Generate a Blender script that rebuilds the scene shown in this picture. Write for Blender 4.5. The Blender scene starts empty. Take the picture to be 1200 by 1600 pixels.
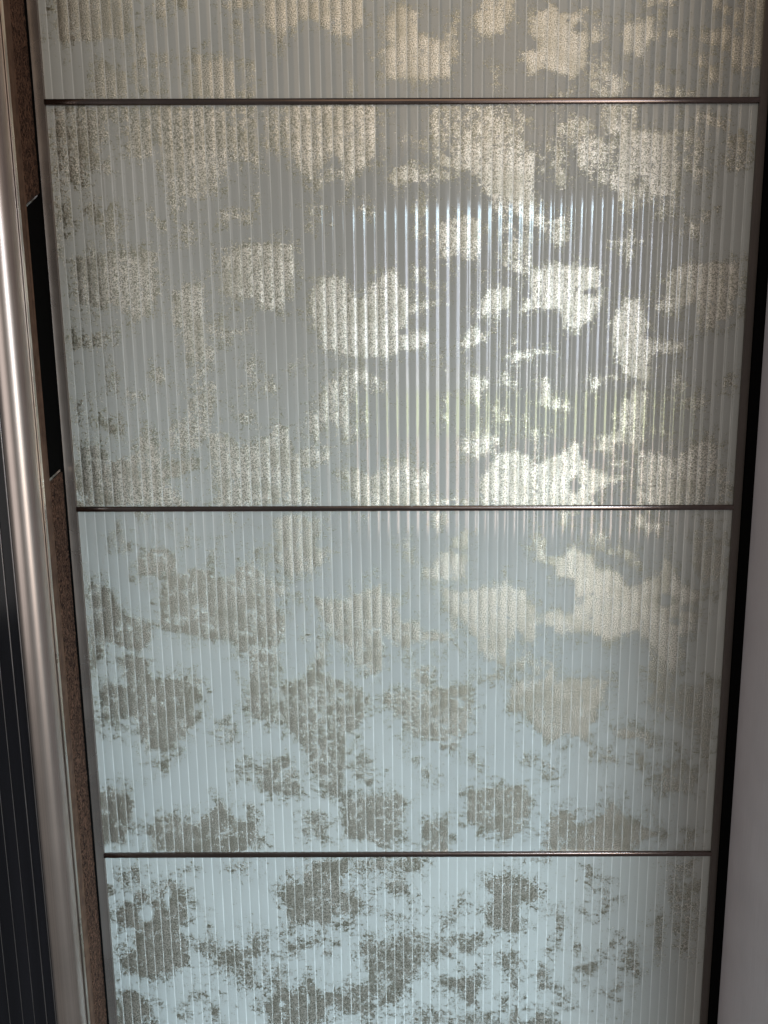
import bpy, bmesh, math, random
import numpy as np
from mathutils import Vector, Matrix

random.seed(7)
scene = bpy.context.scene
C = scene.collection

# ------------------------------------------------------------------ camera
F_PX = 1200.0                       # focal length in pixels of the 1200 x 1600 photograph
PITCH = math.radians(9.5)
ROLL = math.radians(-0.17)
CX, CY = 665.0, 800.0               # principal point
CAM = Vector((0.0, -1.0423, 1.30))
cam_data = bpy.data.cameras.new('camera')
cam_data.sensor_fit = 'VERTICAL'
cam_data.sensor_height = 36.0
cam_data.lens = 36.0 * F_PX / 1600.0
cam_data.shift_x = -(CX - 600.0) / 1600.0
cam_data.clip_start = 0.02
cam_data.clip_end = 50.0
cam = bpy.data.objects.new('camera', cam_data)
C.objects.link(cam)
R_CAM = Matrix.Rotation(math.radians(90.0) - PITCH, 3, 'X') @ Matrix.Rotation(ROLL, 3, 'Z')
cam.matrix_world = Matrix.Translation(CAM) @ R_CAM.to_4x4()
scene.camera = cam

# ------------------------------------------------------------------ world and lights
world = bpy.data.worlds.new('World')
scene.world = world
world.use_nodes = True
bg = world.node_tree.nodes['Background']
bg.inputs['Color'].default_value = (0.46, 0.465, 0.445, 1.0)
bg.inputs['Strength'].default_value = 0.27


def area(name, loc, size_x, size_y, color, power, target=None, spread=180):
    ld = bpy.data.lights.new(name, 'AREA')
    ld.shape = 'RECTANGLE'
    ld.size = size_x
    ld.size_y = size_y
    ld.color = color
    ld.energy = power
    ld.spread = math.radians(spread)
    o = bpy.data.objects.new(name, ld)
    C.objects.link(o)
    o.location = loc
    d = (Vector(target) if target is not None else Vector((loc[0], 0.0, loc[2]))) - Vector(loc)
    o.rotation_euler = d.to_track_quat('-Z', 'Y').to_euler()
    return o


# the window of the room behind the photographer: sky, treetops and a terracotta terrace seen through it
WX, WY, WW = 0.98, -3.0, 0.56
area('window_sky', (WX, WY, 1.30 + 0.42), WW, 0.62, (0.76, 0.84, 1.0), 9.5)
area('window_sky_top', (WX + 0.05, WY, 1.30 + 0.83), WW - 0.16, 0.18, (0.80, 0.86, 1.0), 1.5)
area('window_horizon', (WX, WY, 1.30 + 0.03), WW, 0.14, (0.93, 0.95, 1.0), 2.0)
area('window_trees', (WX, WY, 1.30 - 0.165), WW, 0.24, (0.84, 0.92, 0.52), 3.8)
area('window_terrace', (WX, WY, 1.30 - 0.55), WW, 0.52, (1.0, 0.78, 0.68), 6.5)
# the pale curtain and wall round that window
area('curtain_light', (0.85, -3.06, 1.30), 1.3, 2.6, (1.0, 0.92, 0.84), 8)
# high sky falling steeply through the same window onto the lower half of the door
area('sky_through_window', (1.02, -2.98, 1.95), 0.9, 0.5, (0.60, 0.85, 1.0), 10.0, (-0.20, 0.0, 0.0), 45)
# warm bounce from the ceiling, then an added left fill for the side panel
area('ceiling_bounce', (0.35, -1.9, 2.75), 1.8, 1.2, (1.0, 0.74, 0.48), 6.8, (-0.4, 0.0, 1.7))
area('left_fill', (-2.3, -1.6, 1.3), 2.0, 2.0, (1.0, 0.96, 0.93), 13, (0.2, 0.0, 1.0))

scene.view_settings.view_transform = 'Standard'
scene.view_settings.look = 'None'
scene.view_settings.exposure = 0.0
scene.view_settings.gamma = 1.0
scene.render.engine = 'CYCLES'
scene.render.resolution_x = 768
scene.render.resolution_y = 1024


# ------------------------------------------------------------------ pixel <-> point helpers
def at(px, py, Y):
    """point of the vertical plane y = Y that the pixel (px, py) of the photograph shows"""
    d = R_CAM @ Vector(((px - CX) / F_PX, (CY - py) / F_PX, -1.0))
    t = (Y - CAM.y) / d.y
    return CAM + d * t


def project(P):
    """P: (n, 3) array -> pixel coordinates in the photograph"""
    M = np.array(R_CAM)
    q = (P - np.array(CAM)) @ M
    return CX + F_PX * q[:, 0] / -q[:, 2], CY - F_PX * q[:, 1] / -q[:, 2]


def xat(px, py, Y):
    return at(px, py, Y).x


# ------------------------------------------------------------------ object helpers
def link(name, mesh, mat, parent=None):
    o = bpy.data.objects.new(name, mesh)
    C.objects.link(o)
    if mat is not None and not mesh.materials:
        mesh.materials.append(mat)
    if parent is not None:
        o.parent = parent
    return o


def thing(name, label, cat, loc, group=None):
    o = bpy.data.objects.new(name, None)
    C.objects.link(o)
    o.empty_display_size = 0.05
    o.location = loc
    o['label'] = label
    o['category'] = cat
    o['kind'] = 'thing'
    if group:
        o['group'] = group
    return o


def bm_obj(name, bm, mat, parent=None, smooth=False, loc=None):
    me = bpy.data.meshes.new(name)
    if loc is None and parent is not None:
        loc = parent.location
    if loc is not None:
        bmesh.ops.translate(bm, verts=bm.verts, vec=-Vector(loc))
    bmesh.ops.recalc_face_normals(bm, faces=bm.faces)
    bm.to_mesh(me)
    bm.free()
    if smooth:
        for p in me.polygons:
            p.use_smooth = True
    return link(name, me, mat, parent)


def box(x0, x1, y0, y1, z0, z1, bevel=0.0, segs=2):
    bm = bmesh.new()
    bmesh.ops.create_cube(bm, size=1.0)
    for v in bm.verts:
        v.co = Vector((x0 + (v.co.x + 0.5) * (x1 - x0), y0 + (v.co.y + 0.5) * (y1 - y0), z0 + (v.co.z + 0.5) * (z1 - z0)))
    if bevel > 0:
        bmesh.ops.bevel(bm, geom=list(bm.edges), offset=bevel, segments=segs, affect='EDGES', profile=0.5)
    return bm


def prism_z(profile, z0, z1, steps=1):
    """extrude a closed (x, y) profile along z"""
    bm = bmesh.new()
    rings = []
    for k in range(steps + 1):
        z = z0 + (z1 - z0) * k / steps
        rings.append([bm.verts.new((x, y, z)) for x, y in profile])
    n = len(profile)
    for a, b in zip(rings[:-1], rings[1:]):
        for i in range(n):
            bm.faces.new((a[i], a[(i + 1) % n], b[(i + 1) % n], b[i]))
    bm.faces.new(rings[0])
    bm.faces.new(list(reversed(rings[-1])))
    return bm


def auto_smooth(o, deg=35):
    me = o.data
    for p in me.polygons:
        p.use_smooth = True
    me.set_sharp_from_angle(angle=math.radians(deg))


# ------------------------------------------------------------------ materials
def new_mat(name):
    m = bpy.data.materials.new(name)
    m.use_nodes = True
    nt = m.node_tree
    return m, nt, nt.nodes['Principled BSDF']


def N(nt, kind, **kw):
    n = nt.nodes.new(kind)
    for k, v in kw.items():
        setattr(n, k, v)
    return n


def noise(nt, vec, scale, detail=3.0, rough=0.5, dist=0.0):
    n = N(nt, 'ShaderNodeTexNoise')
    n.inputs['Scale'].default_value = scale
    n.inputs['Detail'].default_value = detail
    n.inputs['Roughness'].default_value = rough
    n.inputs['Distortion'].default_value = dist
    nt.links.new(vec, n.inputs['Vector'])
    return n.outputs['Fac']


def mapping(nt, vec, scale=(1, 1, 1), loc=(0, 0, 0), rot=(0, 0, 0)):
    n = N(nt, 'ShaderNodeMapping')
    n.inputs['Scale'].default_value = scale
    n.inputs['Location'].default_value = loc
    n.inputs['Rotation'].default_value = rot
    nt.links.new(vec, n.inputs['Vector'])
    return n.outputs['Vector']


def mth(nt, op, a, b=None, c=None, clamp=False):
    n = N(nt, 'ShaderNodeMath', operation=op, use_clamp=clamp)
    for i, v in enumerate((a, b, c)):
        if v is None:
            continue
        if isinstance(v, (int, float)):
            n.inputs[i].default_value = v
        else:
            nt.links.new(v, n.inputs[i])
    return n.outputs[0]


def ramp(nt, fac, lo, hi, a, b, smooth=True):
    n = N(nt, 'ShaderNodeMapRange')
    if smooth:
        n.interpolation_type = 'SMOOTHSTEP'
    n.inputs['From Min'].default_value = lo
    n.inputs['From Max'].default_value = hi
    n.inputs['To Min'].default_value = a
    n.inputs['To Max'].default_value = b
    nt.links.new(fac, n.inputs['Value'])
    return n.outputs['Result']


def mixc(nt, fac, a, b):
    n = N(nt, 'ShaderNodeMix', data_type='RGBA')
    for sock, v in ((n.inputs[0], fac), (n.inputs[6], a), (n.inputs[7], b)):
        if isinstance(v, (int, float)):
            sock.default_value = v
        elif isinstance(v, tuple):
            sock.default_value = v + (1.0,) if len(v) == 3 else v
        else:
            nt.links.new(v, sock)
    return n.outputs[2]


def bump(nt, height, strength, dist, normal=None):
    n = N(nt, 'ShaderNodeBump')
    n.inputs['Strength'].default_value = strength
    n.inputs['Distance'].default_value = dist
    nt.links.new(height, n.inputs['Height'])
    if normal is not None:
        nt.links.new(normal, n.inputs['Normal'])
    return n.outputs['Normal']


def obj_vec(nt):
    return N(nt, 'ShaderNodeTexCoord').outputs['Object']


def metal_mat(name, col, rough, metallic=1.0, brush=(600, 600, 3), col_var=0.12, bump_s=0.06, coat=0.0, rough_var=1.0):
    m, nt, p = new_mat(name)
    v = obj_vec(nt)
    streak = noise(nt, mapping(nt, v, brush), 1.0, 3.0, 0.6)
    cloud = noise(nt, v, 9.0, 4.0, 0.6)
    s = mth(nt, 'ADD', mth(nt, 'MULTIPLY', streak, 0.5), mth(nt, 'MULTIPLY', cloud, 0.5))
    f = ramp(nt, s, 0.3, 0.7, 0.0, 1.0)
    dark = tuple(c * (1 - col_var) for c in col)
    lite = tuple(min(1, c * (1 + col_var)) for c in col)
    nt.links.new(mixc(nt, f, dark, lite), p.inputs['Base Color'])
    p.inputs['Metallic'].default_value = metallic
    nt.links.new(ramp(nt, cloud, 0.3, 0.7, rough * (1 - 0.15 * rough_var), rough * (1 + 0.2 * rough_var)), p.inputs['Roughness'])
    nt.links.new(bump(nt, streak, bump_s, 0.0004), p.inputs['Normal'])
    p.inputs['Coat Weight'].default_value = coat
    p.inputs['Coat Roughness'].default_value = 0.1
    return m


M_FRAME = metal_mat('bronze_anodised_frame', (0.33, 0.285, 0.26), 0.28, metallic=0.75)
M_STILE_DARK = metal_mat('dark_bronze_frame', (0.13, 0.11, 0.10), 0.38, metallic=0.6)
M_BAR = metal_mat('bronze_glazing_bar', (0.19, 0.15, 0.14), 0.20, brush=(3, 600, 600))
M_HANDLE = metal_mat('polished_bronze_handle', (0.59, 0.50, 0.46), 0.36, brush=(500, 500, 1.5), bump_s=0.0, rough_var=0.0)
M_BEAD = metal_mat('polished_copper_bead', (0.80, 0.62, 0.55), 0.22)
M_EDGE = metal_mat('thin_bright_edge', (0.6, 0.55, 0.5), 0.3)


def fluted_glass_mat():
    m, nt, p = new_mat('leaf_backed_fluted_glass')
    at_n = N(nt, 'ShaderNodeAttribute', attribute_name='print_pos')
    pv = at_n.outputs['Vector']
    dn = N(nt, 'ShaderNodeAttribute', attribute_name='leaf_density').outputs['Fac']
    geo = N(nt, 'ShaderNodeNewGeometry')
    # ragged edges of the metal leaf: broad wander, torn detail, speckle
    wander = noise(nt, pv, 48.0, 7.0, 0.68, 0.6)
    tear = noise(nt, mapping(nt, pv, (1.0, 1.0, 0.75)), 260.0, 5.0, 0.75, 0.8)
    speck = noise(nt, mapping(nt, pv, (1.0, 1.0, 0.8)), 950.0, 2.0, 0.6)
    s = mth(nt, 'MULTIPLY', mth(nt, 'SUBTRACT', wander, 0.5), 2.6)
    s = mth(nt, 'ADD', s, mth(nt, 'MULTIPLY', mth(nt, 'SUBTRACT', tear, 0.5), 2.7))
    s = mth(nt, 'ADD', s, mth(nt, 'MULTIPLY', mth(nt, 'SUBTRACT', speck, 0.5), 2.3))
    s = mth(nt, 'ADD', dn, mth(nt, 'MULTIPLY', s, ramp(nt, dn, 0.0, 0.35, 0.55, 1.0)))
    vn = noise(nt, mapping(nt, pv, (1.0, 1.0, 1.5)), 26.0, 5.0, 0.6, 1.2)
    vein = ramp(nt, mth(nt, 'ABSOLUTE', mth(nt, 'SUBTRACT', vn, 0.5)), 0.0, 0.022, 1.0, 0.0)
    s = mth(nt, 'ADD', s, mth(nt, 'MULTIPLY', mth(nt, 'MULTIPLY', vein, 0.36), ramp(nt, dn, 0.03, 0.2, 0.0, 1.0)))
    leaf = ramp(nt, s, 0.35, 0.53, 0.0, 1.0)
    # lacquer behind the glass
    cloud = noise(nt, pv, 4.0, 3.0, 0.5)
    lacq = mixc(nt, ramp(nt, cloud, 0.35, 0.65, 0.0, 1.0), (0.415, 0.425, 0.41), (0.45, 0.46, 0.44))
    # metal leaf, champagne, with darker oxidised grains
    grain = noise(nt, mapping(nt, pv, (1.0, 1.0, 0.7)), 1050.0, 2.0, 0.7)
    tone = noise(nt, pv, 22.0, 3.0, 0.6)
    leafc = mixc(nt, ramp(nt, mth(nt, 'ADD', grain, mth(nt, 'MULTIPLY', mth(nt, 'SUBTRACT', dn, 0.72), 0.12)), 0.42, 0.60, 0.0, 1.0), (0.30, 0.305, 0.24), (0.90, 0.865, 0.79))
    leafc = mixc(nt, ramp(nt, tone, 0.40, 0.7, 0.0, 0.5), leafc, (0.40, 0.39, 0.31))
    # refracted light at each groove between flutes, painted in as a pale line
    groove_glint_a = N(nt, 'ShaderNodeAttribute', attribute_name='groove_glint').outputs['Fac']
    glint_var = noise(nt, mapping(nt, obj_vec(nt), (1.0, 1.0, 0.05)), 500.0, 3.0, 0.6)
    groove_glint = mth(nt, 'MULTIPLY', groove_glint_a, ramp(nt, glint_var, 0.3, 0.65, 0.35, 0.9))
    nt.links.new(mixc(nt, groove_glint, mixc(nt, leaf, lacq, leafc), (0.80, 0.82, 0.80)), p.inputs['Base Color'])
    nt.links.new(mth(nt, 'MULTIPLY', mth(nt, 'MULTIPLY', leaf, 0.92), mth(nt, 'SUBTRACT', 1.0, groove_glint)), p.inputs['Metallic'])
    nt.links.new(ramp(nt, leaf, 0.0, 1.0, 0.55, 0.42), p.inputs['Roughness'])
    # the print lies flat at the back of the pane, the flutes bend the view of it only partly
    flat = N(nt, 'ShaderNodeCombineXYZ')
    flat.inputs[1].default_value = -1.0
    mixn = N(nt, 'ShaderNodeMix', data_type='VECTOR')
    mixn.inputs[0].default_value = 0.5
    nt.links.new(flat.outputs[0], mixn.inputs[4])
    nt.links.new(geo.outputs['Normal'], mixn.inputs[5])
    nrm = N(nt, 'ShaderNodeVectorMath', operation='NORMALIZE')
    nt.links.new(mixn.outputs[1], nrm.inputs[0])
    h = mth(nt, 'MULTIPLY', mth(nt, 'ADD', grain, mth(nt, 'MULTIPLY', tear, 1.5)), leaf)
    nt.links.new(bump(nt, h, 0.32, 0.0008, nrm.outputs[0]), p.inputs['Normal'])
    # front of the glass
    p.inputs['Coat Weight'].default_value = 1.0
    p.inputs['Coat Roughness'].default_value = 0.06
    p.inputs['Coat IOR'].default_value = 1.55
    cw = noise(nt, mapping(nt, obj_vec(nt), (1.0, 1.0, 0.12)), 160.0, 2.0, 0.5)
    nt.links.new(bump(nt, cw, 0.05, 0.001), p.inputs['Coat Normal'])
    p.inputs['Specular IOR Level'].default_value = 0.3
    return m


M_GLASS = fluted_glass_mat()


def dark_gloss():
    m, nt, p = new_mat('black_gloss_panel')
    v = obj_vec(nt)
    c = noise(nt, mapping(nt, v, (60, 60, 2)), 1.0, 4.0, 0.6)
    nt.links.new(mixc(nt, c, (0.002, 0.002, 0.003), (0.010, 0.009, 0.011)), p.inputs['Base Color'])
    p.inputs['Roughness'].default_value = 0.12
    p.inputs['Specular IOR Level'].default_value = 0.3
    return m


M_BLACK = dark_gloss()


def void_mat():
    m, nt, p = new_mat('black_void')  # near-black, so the dark of the gaps sits in the colour
    v = obj_vec(nt)
    c = noise(nt, v, 200.0, 2.0, 0.5)
    nt.links.new(mixc(nt, c, (0.0015, 0.0015, 0.0015), (0.004, 0.004, 0.004)), p.inputs['Base Color'])
    p.inputs['Roughness'].default_value = 0.9
    p.inputs['Specular IOR Level'].default_value = 0.05
    return m


M_VOID = void_mat()
M_RIB = metal_mat('smoked_rib', (0.30, 0.28, 0.28), 0.34)


def pile_mat():
    m, nt, p = new_mat('brown_pile_seal')
    v = obj_vec(nt)
    w = noise(nt, mapping(nt, v, (1, 1, 0.7), rot=(0.0, 0.6, 0.0)), 110.0, 5.0, 0.7, 3.0)
    f = noise(nt, mapping(nt, v, (1, 1, 0.4), rot=(0.5, 0, 0)), 900.0, 3.0, 0.7, 1.0)
    s = mth(nt, 'ADD', mth(nt, 'MULTIPLY', w, 0.6), mth(nt, 'MULTIPLY', f, 0.4))
    nt.links.new(mixc(nt, ramp(nt, s, 0.42, 0.62, 0, 1), (0.012, 0.005, 0.004), (0.25, 0.13, 0.085)), p.inputs['Base Color'])
    p.inputs['Roughness'].default_value = 0.8
    p.inputs['Specular IOR Level'].default_value = 0.15
    nt.links.new(bump(nt, s, 0.8, 0.002), p.inputs['Normal'])
    return m


M_PILE = pile_mat()


def brown_mat():
    m, nt, p = new_mat('brown_edge_band')
    v = obj_vec(nt)
    w = noise(nt, mapping(nt, v, (300, 300, 6)), 1.0, 4.0, 0.6)
    c = noise(nt, v, 60.0, 4.0, 0.6)
    s = mth(nt, 'ADD', mth(nt, 'MULTIPLY', w, 0.5), mth(nt, 'MULTIPLY', c, 0.5))
    nt.links.new(mixc(nt, ramp(nt, s, 0.35, 0.65, 0, 1), (0.085, 0.042, 0.027), (0.19, 0.105, 0.068)), p.inputs['Base Color'])
    p.inputs['Roughness'].default_value = 0.6
    p.inputs['Specular IOR Level'].default_value = 0.2
    nt.links.new(bump(nt, s, 0.2, 0.001), p.inputs['Normal'])
    return m


M_BROWN = brown_mat()


def laminate_mat():
    m, nt, p = new_mat('mauve_grey_laminate')
    v = obj_vec(nt)
    w = noise(nt, mapping(nt, v, (1, 900, 12)), 1.0, 4.0, 0.6)
    big = noise(nt, v, 14.0, 3.0, 0.5)
    s = mth(nt, 'ADD', mth(nt, 'MULTIPLY', w, 0.6), mth(nt, 'MULTIPLY', big, 0.4))
    nt.links.new(mixc(nt, ramp(nt, s, 0.3, 0.7, 0, 1), (0.47, 0.425, 0.445), (0.55, 0.50, 0.52)), p.inputs['Base Color'])
    p.inputs['Roughness'].default_value = 0.55
    nt.links.new(bump(nt, w, 0.25, 0.0006), p.inputs['Normal'])
    return m


M_LAM = laminate_mat()

# ------------------------------------------------------------------ levels on the glazed door
XL = xat(122.0, 795, 0.0)           # left sight edge of the glass
XR = xat(1144.0, 795, 0.0)          # right sight edge
Z1 = at(630, 157.5, -0.004).z       # the three glazing bars
Z2 = at(630, 794.5, -0.004).z
Z3 = at(630, 1336.0, -0.004).z
H = (Z1 - Z3) / 2.0
ZTOP, ZBOT = Z1 + H, Z3 - H
print('LEVELS', XL, XR, Z1, Z2, Z3, H, ZTOP, ZBOT)

# ------------------------------------------------------------------ leaf pattern, traced
# ('p', density, [polygon]) or ('r', density, x0, x1, y0, y1) in the flat drawing of the door
P, Rr = 'p', 'r'
LEAF = {
0: [
 (P,.9,[(85,-40),(205,-40),(203,45),(198,62),(90,66),(86,40)]), (P,.8,[(235,-30),(265,-30),(262,28),(242,32)]), (Rr,.6,270,298,-30,10),
 (Rr,.62,206,230,50,150), (P,.75,[(143,155),(148,110),(160,84),(175,110),(200,105),(197,155)]), (Rr,.5,238,264,75,155),
 (P,.9,[(297,155),(300,85),(318,80),(325,95),(350,85),(367,100),(368,155)]), (Rr,.55,374,400,95,156), (Rr,.75,345,400,-30,18), (Rr,.5,358,380,25,70),
 (P,.95,[(408,-30),(575,-30),(572,20),(566,42),(545,60),(515,56),(500,35),(470,30),(460,44),(445,50),(432,80),(425,50),(410,38)]),
 (P,.95,[(600,32),(622,8),(640,12),(660,18),(655,52),(690,60),(712,30),(714,80),(706,120),(670,126),(600,124),(598,84),(587,94),(586,86),(596,78),(612,70),(600,60)]),
 (P,.9,[(752,-20),(806,-20),(800,30),(785,55),(745,55),(742,35)]), (Rr,.6,545,553,118,155), (Rr,.55,765,782,100,155),
 (P,1.,[(828,30),(845,14),(862,3),(880,18),(915,18),(918,60),(918,105),(895,122),(850,110),(828,120),(822,95),(812,85),(824,76),(843,75),(845,65),(828,60)]),
 (Rr,.75,920,950,30,72), (Rr,.6,915,960,72,155), (P,.85,[(938,112),(960,108),(982,130),(975,150),(945,150)]),
 (P,.9,[(968,40),(995,32),(1022,28),(1026,58),(1012,70),(1002,104),(990,82),(970,88)]), (P,.75,[(1020,55),(1040,50),(1064,36),(1062,55),(1040,66),(1022,62)]),
 (Rr,.8,1002,1058,-30,12), (P,.85,[(1080,62),(1110,46),(1142,35),(1152,62),(1130,74),(1090,66)]),
 (P,.85,[(1105,-20),(1130,-20),(1130,5),(1150,15),(1165,-20),(1200,-20),(1200,90),(1165,132),(1140,92),(1130,75),(1152,50),(1140,28),(1115,14)]),
 (Rr,.8,1084,1110,82,106), (Rr,.75,1098,1128,100,132), (Rr,.75,1036,1054,96,103),
 (P,.8,[(1012,156),(1014,132),(1030,128),(1046,148),(1046,156)]), (Rr,.8,1055,1068,134,156), (Rr,.75,1072,1090,140,156), (Rr,.5,870,896,134,156)],
1: [
 (Rr,.55,80,114,160,420), (P,.82,[(98,216),(118,205),(135,240),(134,290),(100,290)]), (P,.7,[(140,200),(172,165),(170,215),(150,260),(142,270),(136,230)]),
 (Rr,.9,158,172,254,270), (Rr,.9,176,185,158,176), (P,.85,[(198,190),(240,188),(240,246),(198,250)]),
 (P,.88,[(240,160),(300,168),(355,170),(356,262),(340,292),(320,312),(290,310),(270,318),(262,296),(248,250)]),
 (P,.62,[(350,160),(402,160),(400,240),(370,262),(352,240)]), (P,.9,[(378,246),(392,238),(392,256),(380,256)]), (Rr,.62,408,446,165,238),
 (P,.95,[(446,162),(590,162),(588,238),(572,262),(552,272),(540,304),(534,262),(520,238),(505,260),(490,292),(480,275),(465,268),(452,235)]),
 (P,.9,[(600,278),(612,268),(632,254),(660,266),(672,270),(672,300),(660,288),(640,284),(618,296)]), (Rr,.6,622,646,206,230), (Rr,.42,646,702,215,240),
 (P,.62,[(666,162),(780,162),(790,215),(730,215),(676,190)]), (P,.92,[(675,222),(705,240),(745,218),(775,212),(806,232),(806,310),(785,330),(762,306),(744,280),(728,266),(690,262),(676,246)]),
 (Rr,.7,664,722,262,286), (P,.9,[(740,180),(770,172),(790,190),(792,250),(745,240)]), (P,1.,[(765,240),(838,236),(835,300),(820,345),(802,330),(780,306)]), (P,.66,[(800,162),(818,162),(830,186),(816,212),(832,240),(802,240)]),
 (P,.55,[(838,250),(860,212),(866,232),(850,268)]), (P,.85,[(862,216),(876,214),(880,262),(888,285),(872,288),(862,270)]), (Rr,.6,868,930,178,212),
 (P,1.,[(908,216),(945,213),(946,252),(925,272),(903,262)]), (Rr,.62,930,964,216,292), (P,.85,[(938,162),(998,162),(996,210),(944,212)]),
 (P,1.,[(968,212),(1060,204),(1062,260),(1060,300),(1042,312),(1015,278),(998,262),(988,300),(970,306),(950,290)]), (P,.62,[(945,286),(1066,286),(1060,325),(1030,342),(1012,320),(975,345),(966,310)]),
 (Rr,.6,1060,1104,198,262), (P,.82,[(1072,186),(1090,174),(1122,180),(1116,200),(1085,198)]), (Rr,.85,1080,1106,258,286), (P,.62,[(1118,180),(1145,180),(1140,222),(1130,220)]), (P,.6,[(1130,210),(1176,210),(1172,262),(1150,272),(1126,250)]),
 (P,.72,[(132,316),(150,314),(158,330),(186,330),(184,378),(174,382),(160,355),(134,336)]),
 (P,.9,[(112,402),(150,396),(200,394),(245,392),(246,470),(232,494),(206,506),(196,490),(170,478),(145,482),(118,474)]), (Rr,.8,116,130,398,412),
 (P,.6,[(250,292),(330,292),(328,312),(292,316),(282,340),(270,330)]), (Rr,.62,268,316,350,374), (P,.55,[(226,320),(236,318),(262,355),(250,362),(228,340)]),
 (Rr,.75,340,362,324,350), (P,.9,[(370,326),(394,336),(392,348),(372,344)]), (Rr,.5,396,410,300,322),
 (P,.92,[(344,396),(372,384),(408,380),(460,378),(461,420),(452,458),(440,484),(412,486),(400,465),(372,468),(340,462),(346,430)]),
 (P,.95,[(285,446),(300,440),(322,440),(320,500),(322,530),(335,545),(336,572),(318,562),(300,568),(288,540),(288,512),(270,506),(268,480),(275,455)]),
 (P,.78,[(320,505),(346,500),(344,514),(370,512),(394,514),(390,524),(345,534),(322,532)]), (P,.75,[(110,520),(140,528),(152,516),(176,518),(172,540),(145,546),(112,548)]),
 (P,.8,[(240,584),(252,574),(264,580),(260,598),(244,602)]), (P,.45,[(260,584),(330,552),(332,560),(264,592)]), (Rr,.55,170,190,574,620), (P,.72,[(195,610),(220,606),(222,624),(200,628)]), (Rr,.62,300,326,572,640), (Rr,.4,112,124,564,585),
 (Rr,.55,380,402,558,612), (Rr,.78,404,430,598,616), (P,.6,[(452,570),(476,556),(486,554),(466,572),(454,582)]),
 (P,1.,[(484,462),(492,444),(510,432),(530,434),(545,442),(552,466),(565,462),(575,448),(590,436),(604,420),(616,422),(630,446),(640,465),(642,478),(672,474),(690,470),(640,496),(634,504),(640,515),(668,520),(672,534),(660,546),(620,552),(604,562),(580,560),(545,560),(520,548),(505,552),(498,520),(486,492)]),
 (P,.85,[(562,320),(574,318),(576,332),(566,334)]), (Rr,.45,478,502,312,374), (Rr,.55,644,666,304,382), (P,.88,[(684,352),(700,342),(724,336),(750,342),(754,368),(752,392),(742,410),(716,402),(706,412),(680,404)]),
 (Rr,.85,647,658,418,438), (P,.85,[(662,440),(674,436),(690,444),(682,458),(664,450)]), (P,.88,[(744,486),(756,462),(764,436),(772,450),(802,448),(800,470),(782,496),(760,490),(744,500)]),
 (P,.85,[(711,542),(722,530),(736,508),(760,518),(764,530),(744,540),(728,548)]), (P,.85,[(766,290),(840,296),(838,340),(822,350),(800,330),(786,348),(770,330)]), (Rr,.6,775,834,346,425), (Rr,.9,800,826,408,428),
 (P,.92,[(796,556),(806,548),(830,546),(862,546),(862,553),(838,556),(800,568)]), (Rr,.6,682,692,552,582), (Rr,.55,795,815,530,545),
 (P,.92,[(834,336),(852,328),(862,356),(852,366),(834,352)]), (P,.85,[(856,352),(870,352),(872,336),(890,334),(888,360),(878,384),(856,378)]),
 (P,1.,[(826,428),(850,418),(862,412),(900,416),(938,414),(940,446),(938,478),(924,500),(896,518),(880,508),(868,486),(840,484),(812,492),(810,476),(826,464)]),
 (P,.7,[(948,374),(972,372),(974,352),(988,352),(990,374),(1012,376),(1010,384),(992,390),(984,412),(974,400),(972,382),(948,380)]), (Rr,.6,958,1050,288,322), (Rr,.75,1044,1062,354,366), (P,.85,[(1070,342),(1096,352),(1096,374),(1074,368)]), (P,.65,[(1092,330),(1112,328),(1108,352),(1096,350)]),
 (P,.95,[(1044,426),(1062,414),(1086,408),(1112,410),(1150,410),(1158,434),(1148,450),(1150,482),(1136,502),(1110,514),(1092,506),(1088,474),(1060,484),(1026,486),(1024,464),(1044,462)]),
 (P,1.,[(968,476),(984,466),(1002,466),(1012,500),(1008,528),(1040,532),(1072,534),(1066,548),(1030,552),(1016,562),(1018,592),(1006,598),(976,588),(966,560),(956,530),(958,500)]), (P,.5,[(938,592),(985,580),(1014,588),(1014,598),(985,590),(942,600)]), (P,.88,[(914,614),(922,596),(938,592),(936,606),(918,618)]),
 (Rr,.62,1048,1078,588,642), (Rr,.45,1128,1152,586,612),
 (Rr,.72,116,132,626,660), (P,.75,[(150,652),(176,662),(190,652),(192,674),(172,678),(160,668)]), (Rr,.3,126,170,606,650),
 (P,.92,[(120,698),(155,694),(162,710),(180,718),(204,712),(214,690),(226,668),(234,678),(242,692),(250,706),(258,726),(278,716),(302,712),(304,732),(276,748),(262,750),(296,790),(120,792)]),
 (P,.7,[(258,690),(272,655),(288,650),(294,620),(322,612),(325,660),(305,690),(290,712),(270,706)]), (P,.6,[(300,576),(330,570),(334,620),(318,668),(302,640)]),
 (P,.92,[(325,680),(340,672),(365,682),(372,702),(398,692),(418,680),(430,658),(440,664),(454,684),(462,706),(490,696),(516,710),(512,722),(480,732),(472,742),(494,790),(340,792),(334,745)]),
 (P,.6,[(364,640),(384,648),(400,640),(398,660),(382,664)]),
 (P,.85,[(478,668),(482,645),(498,640),(502,612),(510,600),(522,616),(540,630),(552,640),(552,680),(544,700),(534,672),(524,684),(520,660),(506,664),(504,694),(492,690)]),
 (P,.7,[(522,584),(556,580),(576,592),(602,594),(582,614),(566,602),(542,598),(524,606)]), (Rr,.5,598,606,600,622), (Rr,.55,565,576,640,670),
 (P,.88,[(532,736),(542,728),(560,734),(576,742),(592,736),(606,726),(622,724),(640,704),(646,716),(650,738),(662,728),(672,742),(672,792),(565,792),(548,770)]), (P,.65,[(670,764),(690,775),(742,780),(742,792),(668,792)]),
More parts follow.
